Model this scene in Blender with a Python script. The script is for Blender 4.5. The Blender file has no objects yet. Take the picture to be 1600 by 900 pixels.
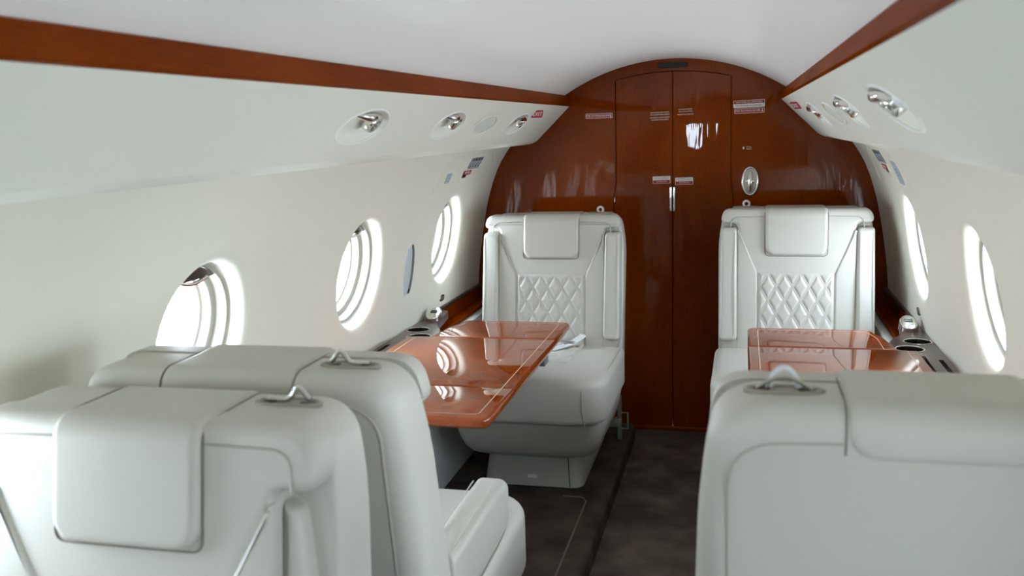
import bpy, bmesh, math, random
from mathutils import Vector, Matrix
from mathutils.geometry import tessellate_polygon
random.seed(4)
S = bpy.context.scene
COL = S.collection
PI = math.pi

# ------------------------------------------------------------ camera
cam_d = bpy.data.cameras.new('camera')
cam = bpy.data.objects.new('camera', cam_d); COL.objects.link(cam)
CAMX, CAMZ = 0.3126, 1.43
R3 = ((0.9709602558953137, -0.011679852933072003, 0.23895556596817105),
      (0.23733858670958, 0.17272974912917, -0.95594708487519),
      (-0.0301094135996, 0.9849000024374, 0.1704858012019))
cam.matrix_world = Matrix.Translation((CAMX, 0, CAMZ)) @ Matrix(R3).to_4x4()
cam_d.sensor_width = 36.0
cam_d.lens = 1450.0 / 1600 * 36
cam_d.clip_start = 0.05
cam_d.dof.use_dof = True
cam_d.dof.focus_distance = 3.6
cam_d.dof.aperture_fstop = 4.8
S.camera = cam

# ------------------------------------------------------------ world, exposure
W = bpy.data.worlds.new('overcast sky'); S.world = W; W.use_nodes = True
nt = W.node_tree; nt.nodes.clear()
o_ = nt.nodes.new('ShaderNodeOutputWorld'); bg = nt.nodes.new('ShaderNodeBackground')
tc = nt.nodes.new('ShaderNodeTexCoord'); sx = nt.nodes.new('ShaderNodeSeparateXYZ')
rp = nt.nodes.new('ShaderNodeValToRGB'); mr = nt.nodes.new('ShaderNodeMapRange')
mr.inputs['From Min'].default_value = -1; mr.inputs['From Max'].default_value = 1
nt.links.new(tc.outputs['Generated'], sx.inputs[0]); nt.links.new(sx.outputs['Z'], mr.inputs['Value'])
nt.links.new(mr.outputs[0], rp.inputs[0]); nt.links.new(rp.outputs[0], bg.inputs[0]); nt.links.new(bg.outputs[0], o_.inputs[0])
cr = rp.color_ramp
cr.elements[0].position = 0.0; cr.elements[0].color = (.83, .92, 1.02, 1)
cr.elements[1].position = 1.0; cr.elements[1].color = (.66, .80, 1.0, 1)
for p, c in ((.485, (.71, .82, .94, 1)), (.53, (.78, .90, 1.03, 1))):
    e = cr.elements.new(p); e.color = c
bg.inputs['Strength'].default_value = 42.0
S.view_settings.view_transform = 'Standard'; S.view_settings.look = 'None'
S.view_settings.gamma = 1.0; S.view_settings.use_curve_mapping = False
S.view_settings.exposure = 0.1
cy = S.cycles
cy.use_denoising = True
cy.max_bounces = 14; cy.diffuse_bounces = 8; cy.glossy_bounces = 5; cy.transmission_bounces = 6; cy.transparent_max_bounces = 12
cy.sample_clamp_indirect = 8.0

# ------------------------------------------------------------ materials
MT = {}
def srgb(r, g, b):
    f = lambda c: (c / 255 / 12.92) if c / 255 <= .04045 else ((c / 255 + .055) / 1.055) ** 2.4
    return (f(r), f(g), f(b), 1)
def mat(name, col, rough=.5, metal=0, coat=0, bump=None, spec=.5, emit=None, crough=.05):
    m = bpy.data.materials.new(name); m.use_nodes = True; MT[name] = m
    n = m.node_tree; b = n.nodes['Principled BSDF']
    b.inputs['Base Color'].default_value = col; b.inputs['Roughness'].default_value = rough
    b.inputs['Metallic'].default_value = metal; b.inputs['Coat Weight'].default_value = coat
    b.inputs['Coat Roughness'].default_value = crough; b.inputs['Specular IOR Level'].default_value = spec
    if emit:
        b.inputs['Emission Color'].default_value = emit[0]; b.inputs['Emission Strength'].default_value = emit[1]
    if bump:
        t = n.nodes.new('ShaderNodeTexCoord'); no = n.nodes.new('ShaderNodeTexNoise'); bu = n.nodes.new('ShaderNodeBump')
        no.inputs['Scale'].default_value = bump[0]; no.inputs['Detail'].default_value = 3
        bu.inputs['Strength'].default_value = bump[1]; bu.inputs['Distance'].default_value = bump[2]
        n.links.new(t.outputs['Object'], no.inputs['Vector']); n.links.new(no.outputs[0], bu.inputs['Height'])
        n.links.new(bu.outputs[0], b.inputs['Normal'])
    return m
def wood(name, dark, mid, light, coat=.8, crough=.015, wav=.035):
    m = mat(name, mid, .38, 0, coat, None, .0, crough=crough)
    n = m.node_tree; b = n.nodes['Principled BSDF']
    t = n.nodes.new('ShaderNodeTexCoord')
    def nz(sc, s, d=4):
        mp = n.nodes.new('ShaderNodeMapping'); mp.inputs['Scale'].default_value = sc
        q = n.nodes.new('ShaderNodeTexNoise'); q.inputs['Scale'].default_value = s; q.inputs['Detail'].default_value = d
        n.links.new(t.outputs['Object'], mp.inputs[0]); n.links.new(mp.outputs[0], q.inputs['Vector']); return q
    a = nz((190, 190, 5), 4); c = nz((5, 5, 190), 4); g = nz((1, 1, .6), 2.2, 2)
    def mth(op, x, y):
        k = n.nodes.new('ShaderNodeMath'); k.operation = op
        for i, v in enumerate((x, y)):
            if isinstance(v, (int, float)): k.inputs[i].default_value = v
            else: n.links.new(v, k.inputs[i])
        return k.outputs[0]
    s = mth('ADD', mth('MULTIPLY', a.outputs[0], .36), mth('MULTIPLY', c.outputs[0], .34))
    s = mth('ADD', s, mth('MULTIPLY', g.outputs[0], .45))
    r = n.nodes.new('ShaderNodeValToRGB'); n.links.new(s, r.inputs[0])
    r.color_ramp.elements[0].position = .42; r.color_ramp.elements[0].color = dark
    r.color_ramp.elements[1].position = .74; r.color_ramp.elements[1].color = light
    e = r.color_ramp.elements.new(.57); e.color = mid
    n.links.new(r.outputs[0], b.inputs['Base Color'])
    w = nz((3.5, 3.5, .5), 7, 2); bu = n.nodes.new('ShaderNodeBump')
    bu.inputs['Strength'].default_value = wav; bu.inputs['Distance'].default_value = .02
    n.links.new(w.outputs[0], bu.inputs['Height']); n.links.new(bu.outputs[0], b.inputs['Coat Normal'])
    return m
WOODB = wood('bulkhead wood', srgb(80, 24, 1), srgb(112, 42, 2), srgb(136, 60, 8), coat=.6)
WOODT = wood('table wood', srgb(96, 38, 12), srgb(126, 56, 20), srgb(150, 72, 30), coat=1.0, crough=.01, wav=.004)
WOODS = wood('strip wood', srgb(88, 28, 1), srgb(112, 44, 2), srgb(130, 56, 6), coat=.12, crough=.08)
LEA = mat('ivory leather', srgb(190, 186, 175), .42, bump=(260, .10, .002), spec=.45)
LEA2 = mat('ivory leather piping', srgb(168, 164, 150), .45, spec=.4)
LEAD = mat('shadow gap lining', srgb(60, 56, 50), .7)
PLA = mat('cabin shell', srgb(230, 227, 211), .55, spec=.35, bump=(30, .02, .004))
PLB = mat('overhead panel', srgb(229, 228, 214), .5, spec=.35)
CEI = mat('headliner', srgb(250, 248, 242), .6, spec=.3)
WHP = mat('window plastic', srgb(235, 236, 232), .35)
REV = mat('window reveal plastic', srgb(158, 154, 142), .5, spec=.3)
CHR = mat('chrome', (.72, .70, .66, 1), .16, 1)
BRZ = mat('bronze ledge', srgb(90, 68, 60), .32, .35, .3)
BRD = mat('dark bronze', srgb(66, 50, 42), .3, .6)
BLK = mat('black plastic', srgb(22, 20, 20), .4)
REDM = mat('placard red', srgb(150, 22, 34), .5)
WHI = mat('placard white', srgb(232, 228, 220), .5)
GRY = mat('placard grey', srgb(140, 142, 146), .5)
DGR = mat('placard dark', srgb(50, 50, 54), .5)
LTX = mat('lettering black', srgb(40, 38, 40), .5)
FAB = mat('sidewall fabric', srgb(208, 212, 212), .85, bump=(300, .4, .003), spec=.2)
INL = mat('inlay line', srgb(214, 190, 160), .4)
LCD = mat('display', srgb(40, 52, 44), .2)
BLT = mat('belt webbing', srgb(206, 208, 205), .75, spec=.2, bump=(500, .3, .001))
# carpet
CAR = mat('carpet', srgb(92, 80, 70), .95, spec=.1)
CARP = None
n = CAR.node_tree; b = n.nodes['Principled BSDF']
t = n.nodes.new('ShaderNodeTexCoord'); n1 = n.nodes.new('ShaderNodeTexNoise'); n1.inputs['Scale'].default_value = 7; n1.inputs['Detail'].default_value = 5
n2 = n.nodes.new('ShaderNodeTexNoise'); n2.inputs['Scale'].default_value = 420; n2.inputs['Detail'].default_value = 2
r = n.nodes.new('ShaderNodeValToRGB'); r.color_ramp.elements[0].position = .35; r.color_ramp.elements[1].position = .68
r.color_ramp.elements[0].color = srgb(84, 74, 66); r.color_ramp.elements[1].color = srgb(122, 108, 98)
bu = n.nodes.new('ShaderNodeBump'); bu.inputs['Strength'].default_value = .7; bu.inputs['Distance'].default_value = .004
for q in (n1, n2): n.links.new(t.outputs['Object'], q.inputs['Vector'])
n.links.new(n1.outputs[0], r.inputs[0]); n.links.new(r.outputs[0], b.inputs['Base Color'])
n.links.new(n2.outputs[0], bu.inputs['Height']); n.links.new(bu.outputs[0], b.inputs['Normal'])
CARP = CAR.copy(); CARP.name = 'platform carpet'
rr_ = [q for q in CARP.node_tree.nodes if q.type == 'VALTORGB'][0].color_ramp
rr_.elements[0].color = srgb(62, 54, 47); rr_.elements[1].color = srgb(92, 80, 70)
# glass: clear pane
GLS = bpy.data.materials.new('window glass'); GLS.use_nodes = True
n = GLS.node_tree; n.nodes.clear()
oo = n.nodes.new('ShaderNodeOutputMaterial'); tr = n.nodes.new('ShaderNodeBsdfTransparent'); gl = n.nodes.new('ShaderNodeBsdfGlossy')
mx = n.nodes.new('ShaderNodeMixShader'); lw = n.nodes.new('ShaderNodeLayerWeight'); lw.inputs[0].default_value = .5
pw = n.nodes.new('ShaderNodeMath'); pw.operation = 'POWER'; pw.inputs[1].default_value = 5; fr = n.nodes.new('ShaderNodeMath'); fr.operation = 'MULTIPLY_ADD'; fr.inputs[1].default_value = .8; fr.inputs[2].default_value = .03
n.links.new(lw.outputs['Facing'], pw.inputs[0]); n.links.new(pw.outputs[0], fr.inputs[0])
gl.inputs['Roughness'].default_value = .02; tr.inputs[0].default_value = (.96, .97, .98, 1)
n.links.new(fr.outputs[0], mx.inputs[0]); n.links.new(tr.outputs[0], mx.inputs[1]); n.links.new(gl.outputs[0], mx.inputs[2]); n.links.new(mx.outputs[0], oo.inputs[0])

# ------------------------------------------------------------ helpers
def mesh_of(name, vs, fs, m, smooth=True, angle=40):
    me = bpy.data.meshes.new(name); me.from_pydata([tuple(v) for v in vs], [], fs)
    bm = bmesh.new(); bm.from_mesh(me); bmesh.ops.remove_doubles(bm, verts=bm.verts, dist=1e-6)
    bmesh.ops.recalc_face_normals(bm, faces=bm.faces); bm.to_mesh(me); bm.free()
    me.materials.append(m)
    if smooth:
        me.polygons.foreach_set('use_smooth', [True] * len(me.polygons))
        if angle: me.set_sharp_from_angle(angle=math.radians(angle))
    me.update(); return me
def link(name, me, parent=None):
    o = bpy.data.objects.new(name, me); COL.objects.link(o)
    if parent: o.parent = parent
    return o
class G:
    """collects pieces of one mesh"""
    def __init__(s): s.v = []; s.f = []
    def add(s, vs, fs):
        k = len(s.v); s.v += [tuple(v) for v in vs]; s.f += [tuple(i + k for i in f) for f in fs]; return s
    def loft(s, rings, cap0=True, cap1=True, closed=True):
        n = len(rings[0]); vs = [p for r in rings for p in r]; fs = []
        for i in range(len(rings) - 1):
            for j in range(n if closed else n - 1):
                a = i * n + j; b = i * n + (j + 1) % n
                fs.append((a, b, b + n, a + n))
        if cap0: fs.append(tuple(range(n - 1, -1, -1)))
        if cap1: fs.append(tuple(range((len(rings) - 1) * n, len(rings) * n)))
        return s.add(vs, fs)
    def pad(s, out, c0, c1, e1, mp, e0=0, seg=5, crown=0):
        """outline (a,b) extruded c0..c1 with quarter round edges e1 (top) and e0 (bottom); mp maps (a,b,c)"""
        rings = []
        if e0:
            for i in range(seg + 1):
                t = PI / 2 * i / seg; rings.append((inset(out, e0 * (1 - math.sin(t))), c0 + e0 * (1 - math.cos(t))))
        else: rings.append((out, c0))
        for i in range(seg + 1):
            t = PI / 2 * i / seg; rings.append((inset(out, e1 * (1 - math.cos(t))), c1 - e1 * (1 - math.sin(t))))
        if crown:
            base = rings[-1][0]; cx = sum(p[0] for p in base) / len(base); cy_ = sum(p[1] for p in base) / len(base)
            for k in (.85, .65, .4, .15):
                rings.append(([(cx + (p[0] - cx) * k, cy_ + (p[1] - cy_) * k) for p in base], c1 + crown * (1 - k * k)))
        s.loft([[mp(a, b_, c) for a, b_ in o] for o, c in rings], False, bool(crown))
        tri = [tuple(t) for t in tessellate_polygon([[Vector((a, b_, 0)) for a, b_ in out]])]
        for k in ((0,) if crown else (0, -1)):
            o, c = rings[k]
            s.add([mp(a, b_, c) for a, b_ in o], tri)
        return s
    def tube(s, pts, r, n=8, closed=False, cap=True):
        P = [Vector(p) for p in pts]; m = len(P); rings = []
        up = None
        for i in range(m):
            if closed: t = P[(i + 1) % m] - P[i - 1]
            else: t = P[min(i + 1, m - 1)] - P[max(i - 1, 0)]
            t.normalize()
            if up is None:
                up = Vector((0, 0, 1)) if abs(t.z) < .9 else Vector((1, 0, 0))
            a = t.cross(up).normalized(); up = a.cross(t).normalized()
            rr = r[i] if isinstance(r, (list, tuple)) else r
            rings.append([P[i] + (a * math.cos(2 * PI * k / n) + up * math.sin(2 * PI * k / n)) * rr for k in range(n)])
        if closed: rings.append(rings[0])
        return s.loft(rings, cap and not closed, cap and not closed)
    def box(s, x0, x1, y0, y1, z0, z1, r=0, seg=3, mp=None):
        bm = bmesh.new(); bmesh.ops.create_cube(bm, size=1)
        for v in bm.verts:
            v.co = Vector(((x0 + x1) / 2 + v.co.x * (x1 - x0), (y0 + y1) / 2 + v.co.y * (y1 - y0), (z0 + z1) / 2 + v.co.z * (z1 - z0)))
        if r: bmesh.ops.bevel(bm, geom=bm.edges[:], offset=r, segments=seg, affect='EDGES', profile=.5)
        bm.verts.index_update()
        vs = [mp(*v.co) if mp else v.co.copy() for v in bm.verts]; fs = [[v.index for v in f.verts] for f in bm.faces]
        bm.free(); return s.add(vs, fs)
    def disc(s, M, rx, ry, th, e=.002, n=40):
        o = [(rx * math.cos(2 * PI * i / n), ry * math.sin(2 * PI * i / n)) for i in range(n)]
        return s.pad(o, 0, th, e, lambda a, b_, c: M @ Vector((a, b_, c)), seg=3)
    def ring(s, M, rx, ry, tr, n=48, m=10, h=0):
        pts = [M @ Vector((rx * math.cos(2 * PI * i / n), ry * math.sin(2 * PI * i / n), h)) for i in range(n)]
        return s.tube(pts, tr, m, True)
    def mesh(s, name, m, smooth=True, angle=40): return mesh_of(name, s.v, s.f, m, smooth, angle)
    def obj(s, name, m, parent=None, smooth=True, angle=40): return link(name, s.mesh(name, m, smooth, angle), parent)
def area(o): return sum(o[i][0] * o[(i + 1) % len(o)][1] - o[(i + 1) % len(o)][0] * o[i][1] for i in range(len(o))) / 2
def inset(o, d):
    if abs(d) < 1e-9: return list(o)
    sg = 1 if area(o) > 0 else -1; n = len(o); res = []
    for i in range(n):
        p0, p1, p2 = o[i - 1], o[i], o[(i + 1) % n]
        a = Vector((p1[0] - p0[0], p1[1] - p0[1])); c = Vector((p2[0] - p1[0], p2[1] - p1[1]))
        if a.length < 1e-9: a = c
        if c.length < 1e-9: c = a
        a.normalize(); c.normalize()
        na = Vector((-a.y, a.x)) * sg; nc = Vector((-c.y, c.x)) * sg
        m = na + nc; k = m.length_squared
        m = m * (2 / k) if k > .3 else na
        if m.length > 1.6: m = m.normalized() * 1.6
        res.append((p1[0] + m.x * d, p1[1] + m.y * d))
    return res
def rpoly(pts, rad, seg=7):
    n = len(pts); out = []
    for i in range(n):
        p = Vector(pts[i]); a = Vector(pts[i - 1]); c = Vector(pts[(i + 1) % n])
        r = rad[i] if isinstance(rad, (list, tuple)) else rad
        if r <= 0: out.append(tuple(p)); continue
        r = min(r, (a - p).length * .49, (c - p).length * .49)
        s0 = p + (a - p).normalized() * r; s1 = p + (c - p).normalized() * r
        for k in range(seg + 1):
            t = k / seg; out.append(tuple(s0 * (1 - t) ** 2 + p * 2 * t * (1 - t) + s1 * t * t))
    return out
def rrect(x0, x1, y0, y1, r, seg=7): return rpoly([(x0, y0), (x1, y0), (x1, y1), (x0, y1)], r, seg)
def frame(o, x, y):
    x = Vector(x).normalized(); y = Vector(y); y = (y - x * y.dot(x)).normalized(); z = x.cross(y)
    return Matrix(((x.x, y.x, z.x, o[0]), (x.y, y.y, z.y, o[1]), (x.z, y.z, z.z, o[2]), (0, 0, 0, 1)))
def tag(o, label=None, cat=None, group=None, kind=None):
    if label: o['label'] = label
    if cat: o['category'] = cat
    if group: o['group'] = group
    if kind: o['kind'] = kind
    return o
def empty(name, loc=(0, 0, 0), rz=0):
    o = bpy.data.objects.new(name, None); COL.objects.link(o); o.location = loc; o.rotation_euler = (0, 0, rz)
    o.empty_display_size = .1; return o
def struct(o, label=None, cat=None): return tag(o, label, cat, None, 'structure')
def text_mesh(s, size, m, M, name='lettering', parent=None, align='CENTER', sx=1.0, th=.0006):
    c = bpy.data.curves.new(name, 'FONT'); c.body = s; c.size = size; c.align_x = align; c.align_y = 'CENTER'; c.extrude = th / 2; c.resolution_u = 3
    to = bpy.data.objects.new('t', c); COL.objects.link(to)
    bpy.context.view_layer.update()
    me = bpy.data.meshes.new_from_object(to.evaluated_get(bpy.context.evaluated_depsgraph_get()))
    bpy.data.objects.remove(to); bpy.data.curves.remove(c)
    me.transform(M @ Matrix.Diagonal((sx, 1, 1, 1))); me.materials.clear(); me.materials.append(m); me.name = name
    return link(name, me, parent)
def bool_cut(me, cutter_me):
    a = bpy.data.objects.new('a', me); c = bpy.data.objects.new('c', cutter_me)
    COL.objects.link(a); COL.objects.link(c)
    md = a.modifiers.new('b', 'BOOLEAN'); md.operation = 'DIFFERENCE'; md.solver = 'EXACT'; md.object = c
    bpy.context.view_layer.update()
    r = bpy.data.meshes.new_from_object(a.evaluated_get(bpy.context.evaluated_depsgraph_get()))
    bpy.data.objects.remove(a); bpy.data.objects.remove(c); return r

# ------------------------------------------------------------ cabin shell profile
Y0, YB = -2.4, 4.40
WP = [(-.06, .80), (.30, .885), (.60, .962), (.72, .954), (.85, .938), (1.0, .912), (1.11, .886), (1.235, .840), (1.30, .802), (1.349, .766), (1.40, .72)]
def wx(z):
    P = WP
    if z <= P[0][0]: return P[0][1]
    for i in range(len(P) - 1):
        if z <= P[i + 1][0]:
            z0, x0 = P[i]; z1, x1 = P[i + 1]; h = z1 - z0
            m0 = (x1 - x0) / h if i < 3 else ((x1 - x0) / h + (x0 - P[i - 1][1]) / (z0 - P[i - 1][0])) / 2
            m1 = (x1 - x0) / h if i + 2 >= len(P) else ((P[i + 2][1] - x1) / (P[i + 2][0] - z1) + (x1 - x0) / h) / 2
            t = (z - z0) / h
            return (2 * t**3 - 3 * t * t + 1) * x0 + (t**3 - 2 * t * t + t) * h * m0 + (-2 * t**3 + 3 * t * t) * x1 + (t**3 - t * t) * h * m1
    return P[-1][1]
# bin profile: from strip foot down and outward
BP = [(.480, 1.520), (.640, 1.364)] + [(.640 + .045 * t * 1.0 + .0 , 1.364 - .030 * t + .012 * t * t) for t in (.25, .5, .75, 1.0)] + [(.72, 1.345), (.79, 1.343)]
BL = [0]
for i in range(1, len(BP)): BL.append(BL[-1] + math.dist(BP[i], BP[i - 1]))
def bin_pt(v):
    for i in range(len(BP) - 1):
        if v <= BL[i + 1] + 1e-9 or i == len(BP) - 2:
            t = (v - BL[i]) / (BL[i + 1] - BL[i]); a, c = BP[i], BP[i + 1]
            return (a[0] + (c[0] - a[0]) * t, a[1] + (c[1] - a[1]) * t)
BN = Vector((.156, 0, .160)).normalized()   # into the bin (for the right-hand side)
def tiled(surf, nrm, u_edges, vlev, holes, nu=14, rings=8):
    """sheet over u_edges tiles; holes: {tile index: (uc, vc, ru, rv, [(dr, depth)...])}"""
    g = G()
    for ti in range(len(u_edges) - 1):
        ua, ub = u_edges[ti], u_edges[ti + 1]
        if ti not in holes:
            k = max(1, int((ub - ua) / .15)); grid = [[surf(ua + (ub - ua) * i / k, v) for v in vlev] for i in range(k + 1)]
            g.loft(grid, False, False, False); continue
        uc, vc, ru, rv, prof = holes[ti]
        per = [(ua + (ub - ua) * i / nu, vlev[0]) for i in range(nu)] + [(ub, v) for v in vlev[:-1]] + \
              [(ub + (ua - ub) * i / nu, vlev[-1]) for i in range(nu)] + [(ua, v) for v in vlev[::-1][:-1]]
        hw, hv = (ub - ua) / 2, (vlev[-1] - vlev[0]) / 2
        dirs = []
        for (u, v) in per:
            a = math.atan2((v - vc) / rv, (u - uc) / ru); dirs.append((math.cos(a), math.sin(a)))
        # even out the angles by blending them
        N = nrm(uc, vc); R_ = []
        r0u, r0v = ru + prof[0][0], rv + prof[0][0]
        for k in range(rings + 1):
            t = (k / rings); t = t ** .8
            R_.append([surf(p[0] + (uc + d[0] * r0u - p[0]) * t, p[1] + (vc + d[1] * r0v - p[1]) * t) for p, d in zip(per, dirs)])
        for dr, dp in prof[1:]:
            R_.append([Vector(surf(uc + d[0] * (ru + dr), vc + d[1] * (rv + dr))) + N * dp for d in dirs])
        g.loft(R_, False, False, True)
    return g
WIN_L = [.035, .975, 1.915, 2.865, 3.81]
WIN_R = [-9, -.33, .64, 1.61, 2.58, 3.56]
WZ, WRU, WRV = .958, .178, .176
FL = [(.034, 0), (.026, .0010), (.018, .0032), (.011, .0075), (.005, .014), (.001, .025), (0, .036)]
vlev = [.60, .64, .70, .76, .82, .88, .94, 1.0, 1.06, 1.12, 1.18, 1.23, 1.27, 1.31, 1.343, 1.37]
def wall(sgn, wins, name):
    surf = lambda u, v: (sgn * wx(v), u, v)
    def nrm(u, v):
        d = (wx(v + .1) - wx(v - .1)) / .2
        return Vector((sgn * 1, 0, -d)).normalized()
    ue = [Y0]; holes = {}
    for w in wins:
        if w - .30 < Y0: continue
        ue.append(w - .30); ue.append(min(w + .30, YB)); holes[len(ue) - 2] = (w, WZ, WRU, WRV, FL)
    if ue[-1] < YB: ue.append(YB)
    # remove zero tiles
    g = tiled(surf, nrm, ue, vlev, holes)
    o = g.obj(name, PLA, None, True, 60); struct(o); return surf, nrm
surfL, nrmL = wall(-1, WIN_L, 'wall_left')
surfR, nrmR = wall(1, WIN_R, 'wall_right')

def window(sgn, w, idx, shade=.80):
    surf, nrm = (surfL, nrmL) if sgn < 0 else (surfR, nrmR)
    N = nrm(w, WZ); root = empty('window_%d' % idx, (sgn * wx(WZ), w, WZ)); inv = Matrix.Translation((-sgn * wx(WZ), -w, -WZ))
    struct(root)
    n = 72
    def P(k, dr, dp):
        a = 2 * PI * k / n; return Vector(surf(w + math.cos(a) * (WRU + dr), WZ + math.sin(a) * (WRV + dr))) + N * dp
    def PF(k, dr, dp):    # flattened plane version
        a = 2 * PI * k / n; T = Vector((0, 0, 1)) - N * N.z; T.normalize()
        return Vector(surf(w, WZ)) + Vector((0, 1, 0)) * math.cos(a) * (WRU + dr) + T * math.sin(a) * (WRV + dr) + N * dp
    rings = [[P(k, 0, .034) for k in range(n)]]
    for dr, dp, mixf in ((0, .040, .5), (-.004, .044, .8), (-.010, .045, 1), (-.012, .048, 1), (-.010, .070, 1), (-.012, .074, 1), (-.024, .077, 1), (-.028, .080, 1), (-.026, .104, 1), (-.034, .108, 1), (-.034, .13, 1)):
        rings.append([P(k, dr, dp) * (1 - mixf) + PF(k, dr, dp) * mixf for k in range(n)])
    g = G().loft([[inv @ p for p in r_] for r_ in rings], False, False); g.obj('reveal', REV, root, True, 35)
    g = G().loft([[inv @ PF(k, -.033, d) for k in range(n)] for d in (.110, .114)]); g.obj('pane', GLS, root, False)
    # stowed shade: the part of the oval above a level
    T = (Vector((0, 0, 1)) - N * N.z).normalized(); C0 = Vector(surf(w, WZ))
    a0 = math.asin(shade); pts = [(math.cos(a0 + (PI - 2 * a0) * i / 24) * (WRU - .013), math.sin(a0 + (PI - 2 * a0) * i / 24) * (WRV - .013)) for i in range(25)]
    f = lambda a, b_, c: inv @ (C0 + Vector((0, 1, 0)) * a + T * b_ + N * c)
    sh = G().pad(pts, .050, .058, .001, f, seg=1).obj('shade', BRD, root)
    zz = pts[0][1]
    hg = G().tube([f(-.055 + .11 * i / 10, zz + .004 - .010 * math.sin(PI * i / 10), .044) for i in range(11)], .005, 8)
    hg.obj('shade_handle', CHR, sh)
    return root
i = 1
for w in WIN_L: window(-1, w, i); i += 1
for w in WIN_R[1:]: window(1, w, i); i += 1

# lower sidewalls, floor, platforms
for sgn, nm in ((-1, 'trim_1'), (1, 'trim_2')):
    zz = [-.06, .1, .25, .4, .52, .60]
    g = G().loft([[(sgn * (.80 + .13 * (z + .06) / .66), y, z) for z in zz] for y in (Y0, YB)], False, False, False)
    # give it thickness outward
    g.loft([[(sgn * (.83 + .13 * (z + .06) / .66), y, z) for z in zz] for y in (Y0, YB)], False, False, False)
    struct(g.obj(nm, FAB, None))
g = G().box(-.86, .86, Y0, YB, -.08, -.05); struct(g.obj('floor', CAR, None, False))
for sgn, nm, xi in ((-1, 'trim_3', .166), (1, 'trim_4', .215)):
    out = [(xi, -.05)] + [(xi + .022 * (1 - math.cos(t)), .03 - .022 * (1 - math.sin(t))) for t in [PI / 2 * k / 6 for k in range(7)]] + [(.85, .03), (.85, -.05)]
    g = G().loft([[(sgn * x, y, z) for x, z in out] for y in (Y0, 4.23)])
    o = struct(g.obj(nm, CARP, None, True, 40))
# seat track cover lines in the carpet
g = G().tube([(-.244, -1, .0305), (-.244, 3.28, .0305), (-.262, 3.31, .0305), (-.34, 3.315, .0305)], .0035, 6)
struct(g.obj('trim_5', mat('carpet binding', srgb(120, 104, 90), .9), None))

# ceiling: shallow arc between the two wood strips
RC, ZC = .93, 1.718
cp = []
for k in range(25):
    x = -.47 + .94 * k / 24; cp.append((x, ZC - (RC - math.sqrt(RC * RC - x * x))))
cp = [(-.53, 1.545), (-.515, 1.565), (-.500, 1.5725)] + cp + [(.500, 1.5725), (.515, 1.565), (.53, 1.545)]
ny = 12
g = G().loft([[(x, Y0 + (YB - Y0) * j / ny, z) for x, z in cp] for j in range(ny + 1)], False, False, False)
struct(g.obj('ceiling', CEI, None, True, 60))
# coves behind the strips, wood strips, lamps
for sgn, nm in ((-1, 'trim_6'), (1, 'trim_7')):
    pr = [(.474, 1.524), (.480, 1.519), (.494, 1.521), (.508, 1.563), (.505, 1.569), (.496, 1.570), (.489, 1.563)]
    g = G().loft([[(sgn * x, y, z) for x, z in pr] for y in (Y0, YB)])
    struct(g.obj(nm, WOODS, None, True, 50))
# overhead panels with oval recesses
binv = [0, .03, .08, .12, .17, .20, BL[1]] + BL[2:]
DISH = [(.004, 0), (.001, .0015), (-.003, .004), (-.006, .010), (-.014, .016), (-.028, .019)]
LV = [(2.09, 'v'), (2.755, 'v'), (3.175, 's'), (3.655, 'v')]
RV = [(1.685, 'v'), (2.32, 'v'), (2.78, 's'), (3.28, 'v')]
BC = .112
def bin_frame(sgn, y, v, lift=0):
    x, z = bin_pt(v); up = Vector((-sgn * BN.z, 0, BN.x)) ; 
    up = Vector((sgn * (BP[0][0] - BP[1][0]), 0, BP[0][1] - BP[1][1])).normalized()
    M = frame((sgn * x, y, z), (0, -sgn, 0), up)
    return M @ Matrix.Translation((0, 0, lift))
def overhead(sgn, vents, nm):
    surf = lambda u, v: (sgn * bin_pt(v)[0], u, bin_pt(v)[1])
    nrm = lambda u, v: Vector((sgn * BN.x, 0, BN.z))
    # flat face as one tiled sheet with holes, lower roll as a plain sheet
    ue = [Y0]; holes = {}
    for y, k in vents:
        ue += [y - .19, y + .19]; holes[len(ue) - 2] = (y, BC, .132, .054, DISH if k == 'v' else [(.004, 0), (.001, .001), (-.004, .002), (-.02, .003)])
    ue.append(YB)
    g = tiled(surf, nrm, ue, binv[:7], holes, nu=10, rings=4)
    g.loft([[surf(Y0 + (YB - Y0) * j / 8, v) for v in binv[6:]] for j in range(9)], False, False, False)
    for y, k in vents:   # dish floors
        dr, dp = (DISH[-1] if k == 'v' else (-.02, .003))
        M = bin_frame(sgn, y, BC, -dp)
        if k == 'v': g.loft([[M @ Vector((math.cos(2*PI*i/48) * (.132 + dr) * q, math.sin(2*PI*i/48) * (.054 + dr) * q, 0)) for i in range(48)] for q in (1, .3)], False, True)
    struct(g.obj(nm, PLB, None, True, 60))
    return surf
overhead(-1, LV, 'trim_10'); overhead(1, RV, 'trim_11')
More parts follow.
